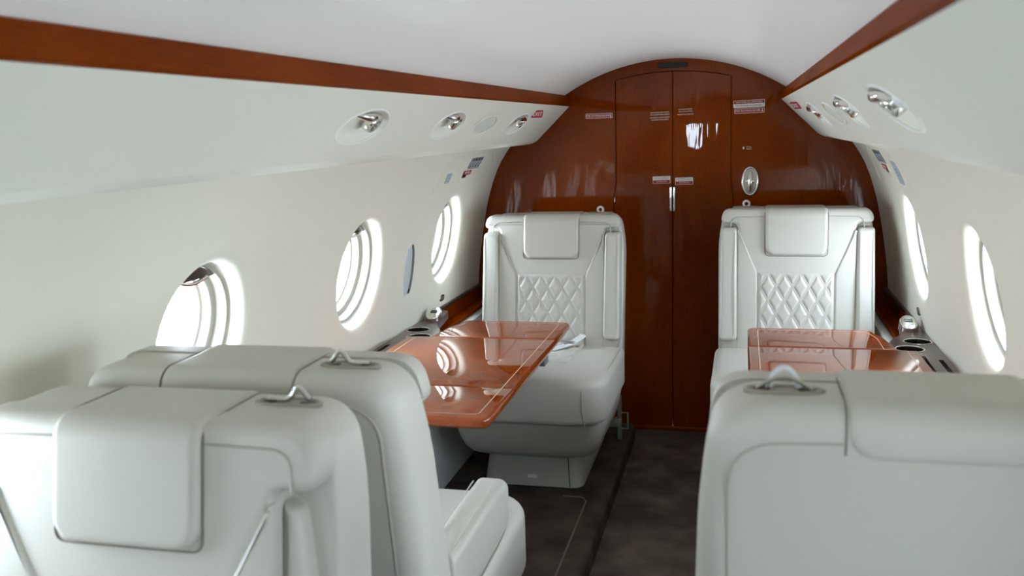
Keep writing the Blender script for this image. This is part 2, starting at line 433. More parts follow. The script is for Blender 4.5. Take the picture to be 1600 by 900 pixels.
def service(sgn, y, k, label, group):
    M = bin_frame(sgn, y, BC); O = M.translation.copy()
    inv = Matrix.Translation(-O)
    root = empty('reading_light_unit' if k == 'v' else 'ceiling_speaker', O); A = inv @ M
    tag(root, label, 'reading light' if k == 'v' else 'speaker', group)
    if k == 's':
        G().disc(A @ Matrix.Translation((0, 0, -.003)), .114, .036, .004).obj('grille', mat('speaker cloth', srgb(206, 208, 196), .9), root)
        G().ring(A, .120, .042, .0025).obj('bezel', PLB, root)
        return
    G().ring(A, .134, .056, .0032).obj('bezel', WHP, root)
    B = A @ Matrix.Translation((0, .004, -.018)) @ Matrix.Diagonal((1.3, 1.25, 1.15, 1))
    # chrome eyeball on a slanted bar, with an air nozzle beside it
    g = G(); pts = [B @ Vector((-.066 + .10 * i / 12, .020 + .006 * math.sin(PI * i / 12), .006 + .014 * math.sin(PI * i / 12))) for i in range(13)]
    g.tube(pts, [.003 + .009 * math.sin(PI * i / 12) for i in range(13)], 12); g.obj('nozzle_bar', CHR, root)
    g = G(); rr = [(.0, .012), (.015, .012), (.019, .016), (.019, .026), (.016, .030), (.012, .030), (.011, .024), (0, .023)]
    Q = B @ Matrix.Translation((.022, .008, -.002))
    g.loft([[Q @ Vector((r_ * math.cos(2*PI*i/24), r_ * math.sin(2*PI*i/24), h)) for i in range(24)] for r_, h in [(.014, 0), (.017, .006), (.021, .010), (.021, .024), (.018, .028), (.013, .028), (.012, .020), (.001, .019)]], True, True)
    g.obj('air_nozzle', CHR, root)
    g = G(); Q = B @ Matrix.Translation((.058, .006, .002))
    n_ = 20; g.loft([[Q @ Vector((.017 * math.sin(a) * math.cos(2*PI*i/n_), .017 * math.sin(a) * math.sin(2*PI*i/n_), .017 * math.cos(a))) for i in range(n_)] for a in [.06 + 1.5 * j / 8 for j in range(9)]], True, True)
    g.obj('lamp_eyeball', WHP if sgn > 0 else CHR, root)
LN = ['nearest the camera', 'second from the camera', '', 'nearest the wood bulkhead']
for sgn, vs_, side in ((-1, LV, 'left'), (1, RV, 'right')):
    for j, (y, k) in enumerate(vs_):
        if k == 'v': service(sgn, y, k, 'chrome reading light in oval recess, %s overhead panel, %s' % (side, LN[j]), 'reading light units')
        else: service(sgn, y, k, 'flat oval speaker cover without chrome in the %s overhead panel' % side, 'overhead speakers')

# ------------------------------------------------------------ bulkhead
def bulk_outline():
    pts = []
    for k in range(21):
        x = -.50 + 1.0 * k / 20; pts.append((x, ZC + .006 - (RC - math.sqrt(RC * RC - x * x)) + (.012 if abs(x) > .47 else 0)))
    right = [(.66, 1.52), (.80, 1.40), (.86, 1.30)] + [(wx(z) + .012, z) for z in (1.235, 1.11, 1.0, .9, .8, .7, .62, .5, .3, .1, -.08)]
    left = [(-x, z) for x, z in right]
    return pts + right + left[::-1]
BO = bulk_outline()
def edgex(z):
    return .264 + .013 * math.exp(-((z - 1.06) / .07) ** 2) * (1 if z > 1.06 else 1) if z > .9 else .264 + .013 * math.exp(-((.9 - 1.06) / .07) ** 2) * (1)
zt = lambda x: 1.662 - .9 * x * x * .5
zs = [-.05 + 1.70 * k / 60 for k in range(61)]
doorR = [(.0015, -.05)] + [(edgex(z) - .0015, z) for z in zs if z < zt(.262)] + [(x, zt(x)) for x in (.262, .2, .14, .08, .0015)]
hole = [(-edgex(z) - .001, z) for z in zs[::-1] if z < zt(.262)]
holeR = [(edgex(z) + .001, z) for z in zs if z < zt(.262)]
# bulkhead plate as a loft between outer outline and door opening is awkward: cut it instead
pl = G().pad(BO[::-1], 0, .05, .0005, lambda a, b_, c: (a, YB + .05 - c, b_), seg=1).mesh('bulk', WOODB, False)
ct = G().pad([(-.2635, -.2)] + [(-.2635, -.1)] + [(-x - .0, z) for x, z in holeR] + [(x, zt(x) + .002) for x in (-.262, -.2, -.14, -.08, 0, .08, .14, .2, .262)] + holeR[::-1] + [(.2635, -.1), (.2635, -.2)], -.05, .15, .0005, lambda a, b_, c: (a, YB + .05 - c, b_), seg=1).mesh('cut', WOODB, False)
me = bool_cut(pl, ct); me.materials.clear(); me.materials.append(WOODB); me.name = 'wall_front'
struct(link('wall_front', me))
for sgn, nm in ((-1, 'door_1'), (1, 'door_2')):
    g = G().pad([(sgn * x, z) for x, z in doorR], 0, .04, .003, lambda a, b_, c: (a, YB + .042 - c, b_), seg=2)
    dob = struct(g.obj(nm, WOODB, None, False))
    hg = G().pad(rrect(sgn * .0025 if sgn > 0 else -.0135, sgn * .0135 if sgn > 0 else -.0025, 1.02, 1.135, .002), 0, .010, .004, lambda a, b_, c: (a, YB + .002 - c, b_), seg=3)
    hg.obj('door_pull', CHR, dob)
g = G().box(-.55, .55, YB + .0505, YB + .08, -.12, 1.76); struct(g.obj('added_door_backing', BLK, None, False))  # unseen black backing, added to darken the door gaps and stop sky leaks
# foot plate below the doors
g = G().box(-.20, .19, YB - .012, YB + .002, -.05, -.03, .003); struct(g.obj('trim_13', WOODB, None))
# air slot at the top of the bulkhead
t = tag(empty('bulkhead_vent', (0, YB, 1.688)), 'dark slim air grille at the top centre of the wood bulkhead', 'vent')
G().pad(rrect(-.068, .068, -.012, .012, .011), -.002, .005, .003, lambda a, b_, c: (a, -c, b_)).obj('grille', BLK, t)
for zz in (-.004, .004): G().tube([(-.058, -.006, zz), (.058, -.006, zz)], .0012, 6).obj('slat', DGR, t)
# oval chrome latch
t = tag(empty('door_latch', (.35, YB, 1.155)), 'oval brushed chrome latch bezel on the wood right of the doors', 'latch')
M = frame((0, -.001, 0), (1, 0, 0), (0, 0, 1))
G().disc(M, .034, .062, .004).obj('plate', mat('latch plate', (.45, .42, .38, 1), .35, .9), t)
G().ring(M, .034, .062, .0055, h=.004).obj('bezel', CHR, t)
g = G().loft([[M @ Vector((.013 * math.cos(2*PI*i/24) * math.sin(a), .050 * math.cos(a), .005 + .010 * math.sin(2*PI*i/24) * math.sin(a))) for i in range(24)] for a in [.05 + (PI - .1) * j / 14 for j in range(15)]])
g.obj('grip', CHR, t)
G().box(-.02, .02, -.014, -.004, -.006, .004, .002).obj('crossbar', CHR, t)

# placards
def placard(name, M, w, h, base, lines, label, border=None, cat='placard', bands=None, group=None):
    O = M.translation.copy(); A = Matrix.Translation(-O) @ M
    root = G().pad(rrect(-w / 2, w / 2, -h / 2, h / 2, min(w, h) * .12, 3), -.0006, .0012, .0004, lambda a, b_, c: A @ Vector((a, b_, c)), seg=1).obj(name, base)
    root.location = O; tag(root, label, cat, group)
    if border:
        q = .0018
        G().pad(rrect(-w / 2 + q, w / 2 - q, -h / 2 + q, h / 2 - q, min(w, h) * .1, 3), .0008, .0015, .0002, lambda a, b_, c: A @ Vector((a, b_, c)), seg=1).obj('panel', border, root)
    for (y0, y1, m) in (bands or []):
        G().box(-w / 2 + .0018, w / 2 - .0018, y0, y1, .0009, .0016, mp=lambda a, b_, c: A @ Vector((a, b_, c))).obj('band', m, root, False)
    for (s, sz, x, y, m, sx_) in lines:
        text_mesh(s, sz, m, A @ Matrix.Translation((x, y, .0022)), 'lettering', root, sx=sx_)
    return root
def FB(x, z, rot=0): return frame((x, YB - .0005, z), (math.cos(rot), 0, math.sin(rot)), (-math.sin(rot), 0, math.cos(rot)))
def arrow(root, A, x, y, h, m):
    G().box(x - .0012, x + .0012, y - h * .1, y + h * .5, .0018, .0026, mp=lambda a, b_, c: A @ Vector((a, b_, c))).add(
        [A @ Vector(p) for p in ((x - .004, y - h * .1, .0022), (x + .004, y - h * .1, .0022), (x, y - h * .5, .0022))], [(0, 1, 2)]).obj('arrow', m, root, False)
M = FB(-.341, 1.471); r_ = placard('extinguisher_sign', M, .126, .022, WHI, [('FIRE EXTINGUISHER', .0125, -.006, 0, WHI, 1.0)], 'red sign reading FIRE EXTINGUISHER with down arrow, on wood left of the doors', REDM, 'sign')
arrow(r_, Matrix.Translation(-M.translation) @ M, .054, 0, .016, WHI)
M = FB(.343, 1.472, .02); r_ = placard('extinguisher_sign', M, .132, .022, WHI, [('FIRE EXTINGUISHER', .0125, -.008, 0, WHI, 1.0)], 'red sign reading FIRE EXTINGUISHER with down arrow, right of the doors, under another sign', REDM, 'sign')
arrow(r_, Matrix.Translation(-M.translation) @ M, .056, 0, .016, WHI)
placard('no_smoking_sign', FB(.341, 1.503, .02), .138, .033, WHI, [('NAO FUME NO LAVATORIO', .0105, 0, .0075, WHI, .88), ('NO SMOKING IN LAVATORY', .0105, 0, -.0078, LTX, .86)], 'red and white two language no smoking in lavatory sign, upper sign right of the doors', None, 'sign', [(.001, .0145, REDM)])
for x, z, sd, rt in ((-.051, 1.167, 'left', .02), (.053, 1.160, 'right', .02)):
    placard('door_sign', FB(x, z, rt), .082, .034, WHI, [('DOORS MUST BE LATCHED OPEN', .0052, 0, .0115, LTX, .85), ('TAXI, TAKEOFF AND LANDING', .0052, 0, .0045, LTX, .85), ('KEEP DOOR OPEN', .0065, 0, -.0085, WHI, .9)],
            'small white and red notice at handle height on the %s wooden door leaf' % sd, None, 'sign', [(-.0155, -.0012, REDM)])
for x, z, sd, ls in ((-.058, 1.463, 'left', ('LATCH DOOR OPEN DURING', 'TAXI TAKEOFF AND LANDING', 'MANTENHA A PORTA ABERTA', 'NO POUSO E DECOLAGEM')), (.058, 1.474, 'right', ('DOOR MUST REMAIN', 'OPEN AND LATCHED', 'TAKEOFF AND LANDING'))):
    root = empty('door_lettering', (x, YB, z)); tag(root, 'small pale printed lettering high on the %s wooden door leaf' % sd, 'lettering')
    for k, l in enumerate(ls):
        text_mesh(l, .0075, WHI, frame((0, -.003, .014 - .010 * k - (.003 if k > 1 else 0)), (1, 0, .02), (0, 0, 1)), 'lettering', root, sx=.86)
root = empty('extinguisher_mark', (.337, YB, 1.306)); tag(root, 'tiny white symbol and two lines of print above the oval chrome latch', 'label')
G().disc(frame((-.018, -.0004, 0), (1, 0, 0), (0, 0, 1)), .004, .006, .0012).obj('symbol', WHI, root)
text_mesh('PULL', .008, WHI, frame((.006, -.001, .004), (1, 0, 0), (0, 0, 1)), 'lettering', root, sx=1.3)
text_mesh('RELEASE', .008, WHI, frame((.006, -.001, -.005), (1, 0, 0), (0, 0, 1)), 'lettering', root, sx=.8)
for sgn, y, xa in ((-1, 3.80, (.80, .60, 0)), (1, 3.66, (.45, -.87, 0))):
    bx, bz = bin_pt(.046); up = Vector((-sgn * .7, 0, .7))
    Mx = frame((sgn * bx, y, bz), xa, up); nz3 = Mx.col[2].to_3d()
    Mx = Matrix.Translation(nz3 * .014) @ Mx
    r_ = placard('exit_sign', Mx, .050, .034, REDM, [('EXIT', .026, 0, 0, WHI, .80)], 'small red EXIT sign near the bulkhead end of the %s overhead panel' % ('left' if sgn < 0 else 'right'), None, 'sign')
    A = Matrix.Translation(-Mx.translation) @ Mx
    G().box(-.022, .022, -.013, .013, -.030, -.0004, .002, mp=lambda a_, b_, c: A @ Vector((a_, b_, c))).obj('wedge_mount', WHP, r_)
# emergency exit placards above the far windows
def wall_frame(sgn, y, z, lift=.0006):
    surf = surfL if sgn < 0 else surfR
    a = Vector(surf(y, z - .02)); c = Vector(surf(y, z + .02)); M = frame(surf(y, z), (0, -sgn, 0), c - a)
    return M @ Matrix.Translation((0, 0, lift))
for sgn, y, sd in ((-1, 3.86, 'left'), (1, 3.74, 'right')):
    M = wall_frame(sgn, y + (.05 if sgn < 0 else 0), 1.283); O = M.translation.copy(); A = Matrix.Translation(-O) @ M
    root = G().box(-.085, .085, -.028, .028, -.003, .003, .0006, mp=lambda a, b_, c: A @ Vector((a, b_, c))).obj('instruction_placard', GRY, None, False); root.location = O
    tag(root, 'grey four panel pictogram placard high on the %s wall near the bulkhead' % sd, 'placard')
    for k in range(4):
        x = -.064 + .0425 * k
        G().box(x - .018, x + .018, -.024, .012, .0028, .0036, mp=lambda a, b_, c: A @ Vector((a, b_, c))).obj('pictogram', mat('pictogram', srgb(176, 178, 184), .6), root, False)
        G().box(x - .006, x + .018, .013, .025, .0028, .0036, mp=lambda a, b_, c: A @ Vector((a, b_, c))).obj('corner_mark', DGR, root, False)
        g = G(); g.tube([A @ Vector(p) for p in ((x - .012, -.018, .0038), (x - .002, -.006, .0038), (x + .010, .006, .0038))], .0012, 5); g.tube([A @ Vector(p) for p in ((x - .004, -.020, .0038), (x + .008, -.012, .0038))], .0012, 5)
        g.obj('figure', DGR, root)
    M = wall_frame(sgn, y - .02, 1.236, .0); O = M.translation.copy(); A = Matrix.Translation(-O) @ M
    root = empty('exit_handle_cover', O); tag(root, 'oval white handle cover with a red placard above the %s far window' % sd, 'cover')
    G().disc(A @ Matrix.Translation((0, 0, -.002)), .085, .034, .006, .003).obj('cover', PLA, root)
    G().box(-.055, .055, .002, .022, .0030, .0058, mp=lambda a, b_, c: A @ Vector((a, b_, c))).obj('placard', REDM, root, False)
    text_mesh('EXIT  PULL', .017, WHI, A @ Matrix.Translation((0, .012, .0062)), 'lettering', root, sx=.9)
    G().box(-.055 if sgn < 0 else .0, .0 if sgn < 0 else .055, -.010, .002, .0030, .0050, mp=lambda a, b_, c: A @ Vector((a, b_, c))).obj('finger_slot', BLK, root, False)
    # clear notice beside
    yy = y - .26 if sgn < 0 else y - .27
    M = wall_frame(sgn, yy, 1.235); O = M.translation.copy(); A = Matrix.Translation(-O) @ M
    root = G().pad(rrect(-.03 if sgn < 0 else -.05, .03 if sgn < 0 else .05, -.022 if sgn < 0 else -.045, .022 if sgn < 0 else .045, .003, 2), -.001, .0022, .0003, lambda a, b_, c: A @ Vector((a, b_, c)), seg=1).obj('notice', mat('notice film', srgb(178, 190, 196), .4), None); root.location = O
    tag(root, 'pale blue grey sticker beside the handle cover on the %s wall' % sd, 'sticker')
    for k in range(3):
        G().tube([A @ Vector((-.022, .014 - .013 * k, .0024)), A @ Vector((.02, .014 - .013 * k, .0024))], .0009, 5).obj('printed_line', GRY, root)
# hatch outline lines round the far windows
for sgn, yc, nm in ((-1, 3.83, 'trim_14'), (1, 3.68, 'trim_15')):
    surf = surfL if sgn < 0 else surfR
    pts = rrect(yc - .38, yc + .40, .50, 1.318, .14, 10)
    g = G().tube([Vector(surf(u, min(max(v, .64), 1.36))) + Vector((-sgn * .000, 0, 0)) for u, v in pts if v > .655], .0028, 6)
    struct(g.obj(nm, PLA, None))
# oval slot plate and small jack plates on the left / right wall
M = wall_frame(-1, 3.335, .900); O = M.translation.copy(); A = Matrix.Translation(-O) @ M
root = empty('oval_wall_handle', O); tag(root, 'tall narrow oval recessed plate on the left wall between the two far windows', 'plate')
G().ring(A, .056, .115, .0028).obj('rim', WHP, root)
G().disc(A @ Matrix.Translation((0, 0, -.004)), .053, .112, .005, .003).obj('plate', mat('recess plate', srgb(196, 202, 206), .4), root)
G().tube([A @ Vector((.036 * math.cos(a), .100 * math.sin(a), .003)) for a in [-.9 + 2.2 * k / 16 for k in range(17)]], .0055, 8).obj('grip', mat('grip grey', srgb(120, 122, 122), .4), root)
G().tube([A @ Vector((.026, -.072, .004)), A @ Vector((.012, -.092, .004))], .004, 8).obj('latch', BLK, root)
for sgn, y, z, sd in ((-1, 3.80, .705, 'left'), (1, 3.62, .715, 'right')):
    M = wall_frame(sgn, y, z); O = M.translation.copy(); A = Matrix.Translation(-O) @ M
    root = empty('jack_plate', O); tag(root, 'small oval metal plate low on the %s wall below the far window' % sd, 'plate')
    G().ring(A, .034, .012, .003).obj('rim', CHR, root); G().disc(A, .033, .011, .002).obj('plate', mat('jack face', srgb(110, 104, 96), .4, .5), root)

# ------------------------------------------------------------ side ledges
def ledge(sgn, sd, zt_=.662):
    root = empty('side_ledge', (sgn * .93, 0, zt_ - .03)); inv = Matrix.Translation((-sgn * .93, 0, -(zt_ - .03)))
    tag(root, 'bronze and wood side ledge running along the %s wall below the windows' % sd, 'ledge')
    f = lambda a, b_, c: inv @ Vector((sgn * a, b_, c))
    out = rpoly([(.958, Y0 + .01), (.958, 3.76), (.905, 3.74), (.868, 3.46), (.815, 3.36), (.802, 3.26), (.808, 3.155), (.893, 3.145), (.893, Y0 + .01)], [0, .0, .03, .05, .05, .05, .02, 0, 0], 6)
    me = G().pad(out, zt_ - .03, zt_, .004, f, seg=2).mesh('top', BRZ, True)
    cups = [(.862, 3.232), (.905, 3.345)]
    for cx, cy2 in cups:
        g = G().pad([(cx + .044 * math.cos(2*PI*i/40), cy2 + .044 * math.sin(2*PI*i/40)) for i in range(40)], zt_ - .10, zt_ + .05, .001, f, seg=1)
        me = bool_cut(me, g.mesh('c', BRZ))
    g = G().pad(rrect(.925, .940, 2.62, 3.10, .006, 4), zt_ - .10, zt_ + .05, .001, f, seg=1); me = bool_cut(me, g.mesh('c', BRZ))
    me.materials.clear(); me.materials.append(BRZ); me.set_sharp_from_angle(angle=math.radians(35)); link('ledge_top', me, root)
    for cx, cy2 in cups:
        g = G(); n_ = 40
        prof = [(.0475, zt_ + .0), (.0475, zt_ + .0025), (.0450, zt_ + .0035), (.0425, zt_ + .001), (.0425, zt_ - .008)]
        g.loft([[f(cx + r_ * math.cos(2*PI*i/n_), cy2 + r_ * math.sin(2*PI*i/n_), z) for i in range(n_)] for r_, z in prof], False, False)
        ch_ = g.obj('cup_holder', CHR, root)
        g = G().loft([[f(cx + r_ * math.cos(2*PI*i/n_), cy2 + r_ * math.sin(2*PI*i/n_), z) for i in range(n_)] for r_, z in [(.0424, zt_ - .006), (.0424, zt_ - .055), (.040, zt_ - .058), (.002, zt_ - .058)]], False, True)
        g.obj('cup_liner', mat('cup liner', srgb(70, 66, 58), .25, .7), ch_)
    G().box(.920, .945, 2.60, 3.12, zt_ - .055, zt_ - .040, mp=f).obj('storage_slot', BLK, root, False)
    # front fascia in wood under the bronze top
    G().box(.897, .915, Y0 + .02, 3.15, zt_ - .085, zt_ - .029, .003, mp=f).obj('fascia', WOODS, root)
    # open wood trough ahead of the console
    G().box(.893, .962, 3.50, 4.395, zt_ - .075, zt_ - .062, .003, mp=f).obj('lower_shelf', WOODS, root)
    G().box(.950, .960, 3.70, 4.395, zt_ - .070, zt_ + .0, .002, mp=f).obj('back_panel', WOODS, root)
    G().box(.888, .896, 3.50, 4.395, zt_ - .078, zt_ - .058, .002, mp=f).obj('shelf_edge', WOODS, root)
    G().box(.942, .962, 3.70, 4.395, zt_ - .006, zt_ + .006, .002, mp=f).obj('top_rail', BRD, root)
    G().tube([f(.965, Y0 + .02, zt_ + .004), f(.965, 4.39, zt_ + .004)], .005, 8).obj('edge_trim', BRD, root)
    # white cabinet face below
    G().box(.855, .893, 3.05, 4.39, .25, zt_ - .080, .004, mp=f).obj('cabinet_face', WHP, root)
    # control pod
    yy, xx = (3.545, .908)
    r2 = empty('cabin_control_unit', (sgn * xx, yy, zt_)); tag(r2, 'oval chrome control unit with small display on the %s ledge behind the cup holders' % sd, 'control panel')
    tilt = Matrix.Rotation(math.radians(38), 4, 'X') @ Matrix.Rotation(sgn * math.radians(-10), 4, 'Y')
    rings = []
    for h, q in ((0, 1.12), (.004, 1.08), (.008, 1.03)):
        rings.append([Vector((q * .031 * math.cos(2*PI*i/36), q * .044 * math.sin(2*PI*i/36) , h + (.016 * math.sin(2*PI*i/36) + .016) * (h / .008))) for i in range(36)])
    G().loft(rings).obj('pod', BRZ, r2)
    A = Matrix.Translation((0, 0, .027)) @ frame((0, 0, 0), (1, 0, 0), (0, .044, .016))
    G().disc(A @ Matrix.Translation((0, 0, -.004)), .030, .047, .006, .003).obj('face', CHR, r2)
    G().box(-.014, .014, .000, .018, .001, .004, mp=lambda a, b_, c: A @ Vector((a, b_, c))).obj('display', LCD, r2, False)
    for k in (-1, 1): G().disc(A @ Matrix.Translation((k * .009, -.018, .001)), .006, .006, .002).obj('button', mat('button', srgb(210, 210, 205), .4), r2)
ledge(-1, 'left'); ledge(1, 'right')

# ------------------------------------------------------------ tables
def table(sgn, xi, xl, xm, yn, yf, zt_, label):
    th = .030; j1, j2 = yn + .295, yf - .295
    root = empty('folding_table', (sgn * (xi + xm) / 2, (yn + yf) / 2, 0)); O = root.location.copy()
    f = lambda a, b_, c: Vector((sgn * a, b_, c)) - O
    tag(root, label, 'table')
    def slab(pts, rad, nm):
        out = rpoly(pts, rad, 6)
        g = G().pad(out, zt_ - th, zt_, .010, f, e0=.012, seg=5); g.obj(nm, WOODT, root, True, 30)
    gp = .0012
    slab([(xi, j1 + gp), (xm, j1 + gp), (xm, j2 - gp), (xi, j2 - gp)], [0, 0, 0, 0], 'center_panel')
    slab([(xi, j2 + gp), (xl + .02, j2 + gp), (xl, yf - .13), (xl - .035, yf), (xi, yf)], [0, .0, .02, .02, .035], 'leaf')
    slab([(xi, yn), (xl - .035, yn), (xl, yn + .13), (xl + .02, j1 - gp), (xi, j1 - gp)], [.035, .02, .02, 0, 0], 'leaf')
    # inlaid light line near the rim
    q = .035; loop = rpoly([(xi + q, yn + q), (xl - .05, yn + q), (xl - q + .01, yn + .14), (xl - q + .01, j1), (xm - q, j1 + .01), (xm - q, j2 - .01), (xl - q + .01, j2), (xl - q + .01, yf - .14), (xl - .05, yf - q), (xi + q, yf - q)], [.02, .02, .02, 0, .01, .01, 0, .02, .02, .02], 5)
    inner = inset(loop, .0022)
    g = G(); n_ = len(loop)
    g.add([f(a, b_, zt_ + .0003) for a, b_ in loop] + [f(a, b_, zt_ + .0003) for a, b_ in inner], [(i, (i + 1) % n_, (i + 1) % n_ + n_, i + n_) for i in range(n_)])
    g.obj('inlay', INL, root, False)
    # hinge bars and the slide mechanism beneath
    for y in (j1, j2): G().box(xi + .02, xl - .02, y - .012, y + .012, zt_ - th - .006, zt_ - th, mp=lambda a, b_, c: f(a, b_, c)).obj('hinge', BRD, root, False)
    ym = (yn + yf) / 2
    G().box(xi + .05, .862, ym - .10, ym - .06, zt_ - th - .035, zt_ - th - .002, .004, mp=f).obj('support_arm', BRD, root)
    G().box(xi + .05, .862, ym + .06, ym + .10, zt_ - th - .035, zt_ - th - .002, .004, mp=f).obj('support_arm', BRD, root)
    G().box(xi + .008, xi + .03, j2 - .16, j2 - .10, zt_ - th - .028, zt_ - th - .002, .003, mp=f).obj('release_latch', mat('latch grey', srgb(110, 112, 112), .4, .3), root)
    return root
table(-1, .316, .762, .868, 2.215, 3.425, .690, 'glossy mahogany fold-out table with light inlay, before the left far seat')
table(1, .338, .790, .868, 2.19, 3.40, .690, 'glossy mahogany fold-out table with light inlay, before the right far seat')

# ------------------------------------------------------------ seats
K = .15; Z0 = .03; TOP = 1.083
def mb(x, z, c): return Vector((x, c - K * (z - .53), z - Z0))       # backrest surface map
MC = {}
def cached(key, fn):
    if key not in MC: MC[key] = fn()
    return MC[key]
RB = -.193   # rear face of the backrest
def m_shell(nz_=1.026, wl=.302):
    out = rpoly([(-wl, .30), (wl, .30), (.306, .95), (.284, TOP), (-.284, TOP), (-.306, .95)], [.04, .04, .06, .10, .10, .06], 12)
    g = G().pad(out, RB, -.056, .014, mb, e0=.045, seg=7)
    out = rpoly([(-.230, .40), (.230, .40), (.230, nz_), (.300, nz_), (.284, TOP + .001), (-.284, TOP + .001), (-.300, nz_), (-.230, nz_)], [.02, .02, .02, .045, .065, .065, .045, .02], 10)
    g.pad(out, -.060, 0, .019, mb, seg=8)
    return g.mesh('backrest', LEA, True, 50)
def m_recess(s):
    g = G().pad(rpoly([(s * .231, .50), (s * .280, .50), (s * .274, .84), (s * .256, .955), (s * .231, .965)], [0, .01, .04, .02, 0], 6), -.058, -.022, .012, mb, seg=4)
    return g.mesh('side_bolster', LEA, True, 50)
def m_yoke():
    out = rpoly([(-.145, .833), (.145, .833), (.212, 1.0), (.228, 1.035), (.235, 1.060), (-.235, 1.060), (-.228, 1.035), (-.212, 1.0)], [.012, .012, .04, .02, .02, .02, .02, .04], 6)
    return G().pad(out, -.004, .009, .009, mb, seg=5).mesh('yoke', LEA, True, 60)
def m_bolster(s, top=1.014):
    out = rpoly([(s * .149, .46), (s * .231, .46), (s * .2315, .90), (s * .2305, top), (s * .149, .828)], [.01, .01, .02, .024, .015], 6)
    return G().pad(out, -.03, .006, .009, mb, seg=6).mesh('bolster', LEA, True, 60)
def m_quilt(x0, x1, z0, z1, mp, ax=.0635, az=.112, H=.0068, nx=170, nz=190, zref=0):
    g = G(); rows = []
    for j in range(nz + 1):
        z = z0 + (z1 - z0) * j / nz; row = []
        for i_ in range(nx + 1):
            x = x0 + (x1 - x0) * i_ / nx
            p = (x - x0) / ax + (z - zref) / az; q = (x - x0) / ax - (z - zref) / az
            d = min(abs(p - round(p)), abs(q - round(q)))
            h = H * (1 - math.exp(-(d / .15) ** 2)) + .0026 * math.exp(-(d / .055) ** 2)
            e = min(x - x0, x1 - x, z - z0, z1 - z); e = max(0, min(1, e / .012))
            h = h * e - .006 * (1 - math.sqrt(1 - (1 - e) ** 2)) 
            row.append(mp(x, z, .004 + h))
        rows.append(row)
    g.loft(rows, False, False, False); return g.mesh('quilted_panel', LEA, True, 0)
def m_head():
    hwid = .120; T = .010; path = []
    zb = .897
    for k in range(30): path.append(((.006, zb + (1.055 - zb) * k / 29), (1, 0)))
    for k in range(1, 9):
        a = PI / 2 * k / 8; path.append(((-.022 + .028 * math.cos(a), 1.055 + .028 * math.sin(a)), (math.cos(a), math.sin(a))))
    for k in range(1, 11): path.append(((-.022 - .126 * k / 10, 1.083), (0, 1)))
    for k in range(1, 9):
        a = PI / 2 * k / 8; path.append(((-.148 - .045 * math.sin(a), 1.038 + .045 * math.cos(a)), (-math.sin(a), math.cos(a))))
    for k in range(1, 7): path.append(((RB, 1.038 - .026 * k / 6), (-1, 0)))
    L = [0]
    for i_ in range(1, len(path)): L.append(L[-1] + math.dist(path[i_][0], path[i_ - 1][0]))
    tot = L[-1]; nx = 64; rows = []; rc = .040; e = .014
    for (c, z), (nc, nz_) in [p for p in path]:
        pass
    for k, ((c, z), (nc, nz_)) in enumerate(path):
        row = []
        for i_ in range(nx + 1):
            u = -1 + 2 * i_ / nx; x = hwid * math.sin(u * PI / 2) * 1.0
            ds = min(L[k], tot - L[k]); dx = hwid - abs(x)
            if ds < rc and dx < rc: d = rc - math.hypot(rc - ds, rc - dx)
            else: d = min(ds, dx)
            if d <= 0: h = -.010
            else:
                Tk = T if k < 30 else (T - .006 * min((k - 30) / 10, 1)); t = min(d / e, 1); h = -.004 + (Tk + .004) * math.sqrt(1 - (1 - t) ** 2)
            row.append(mb(x, z + nz_ * h, c + nc * h))
        rows.append(row)
    return G().loft(rows, False, False, False).mesh('headrest', LEA, True, 0)
def m_groove():
    hw = .1215; g = G(); r_ = .0016
    zb = .897
    side = [(.002, z) for z in (.935, .98, 1.02, 1.05)] + [(-.022 + .024 * math.cos(PI/2*k/6), 1.055 + .027 * math.sin(PI/2*k/6)) for k in range(1, 7)] + [(-.06, 1.0835), (-.10, 1.0835), (-.148, 1.0835)] + [(-.148 - .0455 * math.sin(PI/2*k/6), 1.038 + .0455 * math.cos(PI/2*k/6)) for k in range(1, 7)] + [(RB - .0005, 1.02)]
    for s in (-1, 1): g.tube([mb(s * hw, z, c) for c, z in side], r_, 6)
    P = [(-hw, .935)] + rpoly([(-hw, .935), (-hw, zb - .002), (hw, zb - .002), (hw, .935)], [0, .032, .032, 0], 8)[1:-1] + [(hw, .935)]
    g.tube([mb(x, z, .001) for x, z in P], r_, 6)
    return g.mesh('groove', mat('seam shadow leather', srgb(120, 114, 100), .6))
def m_piping(s):
    g = G(); r_ = .0026
    P = rpoly([(.266, .42), (.266, 1.030), (.122, 1.036)], [0, .065, 0], 10)[0:]
    pts = [q for q in P]
    g.tube([mb(s * x, z, RB + .0005) for x, z in pts], r_, 6); return g.mesh('piping', LEA2)
def m_front_seam(s):
    g = G()
    g.tube([mb(s * x, z, .0) for x, z in rpoly([(.258, .99), (.254, 1.052), (.122, 1.055)], [0, .05, 0], 12)], .0022, 6)
    return g.mesh('piping', LEA2)
def cush_out(d=0, yf=.600, wb=.316, wf=.318):
    return rpoly([(-wb + d, -.04 + d), (wb - d, -.04 + d), (wb - d, .30), (wf - d, yf - d), (-wf + d, yf - d), (-wb + d, .30)], [.03, .03, .05, .13, .13, .05], 10)
def m_cushion():
    mp = lambda a, b_, c: Vector((a, b_, c - Z0 + .012 * max(0, b_) / .56))
    return G().pad(cush_out(), .338, .520, .038, mp, e0=.028, seg=7, crown=.012).mesh('seat_cushion', LEA, True, 60)
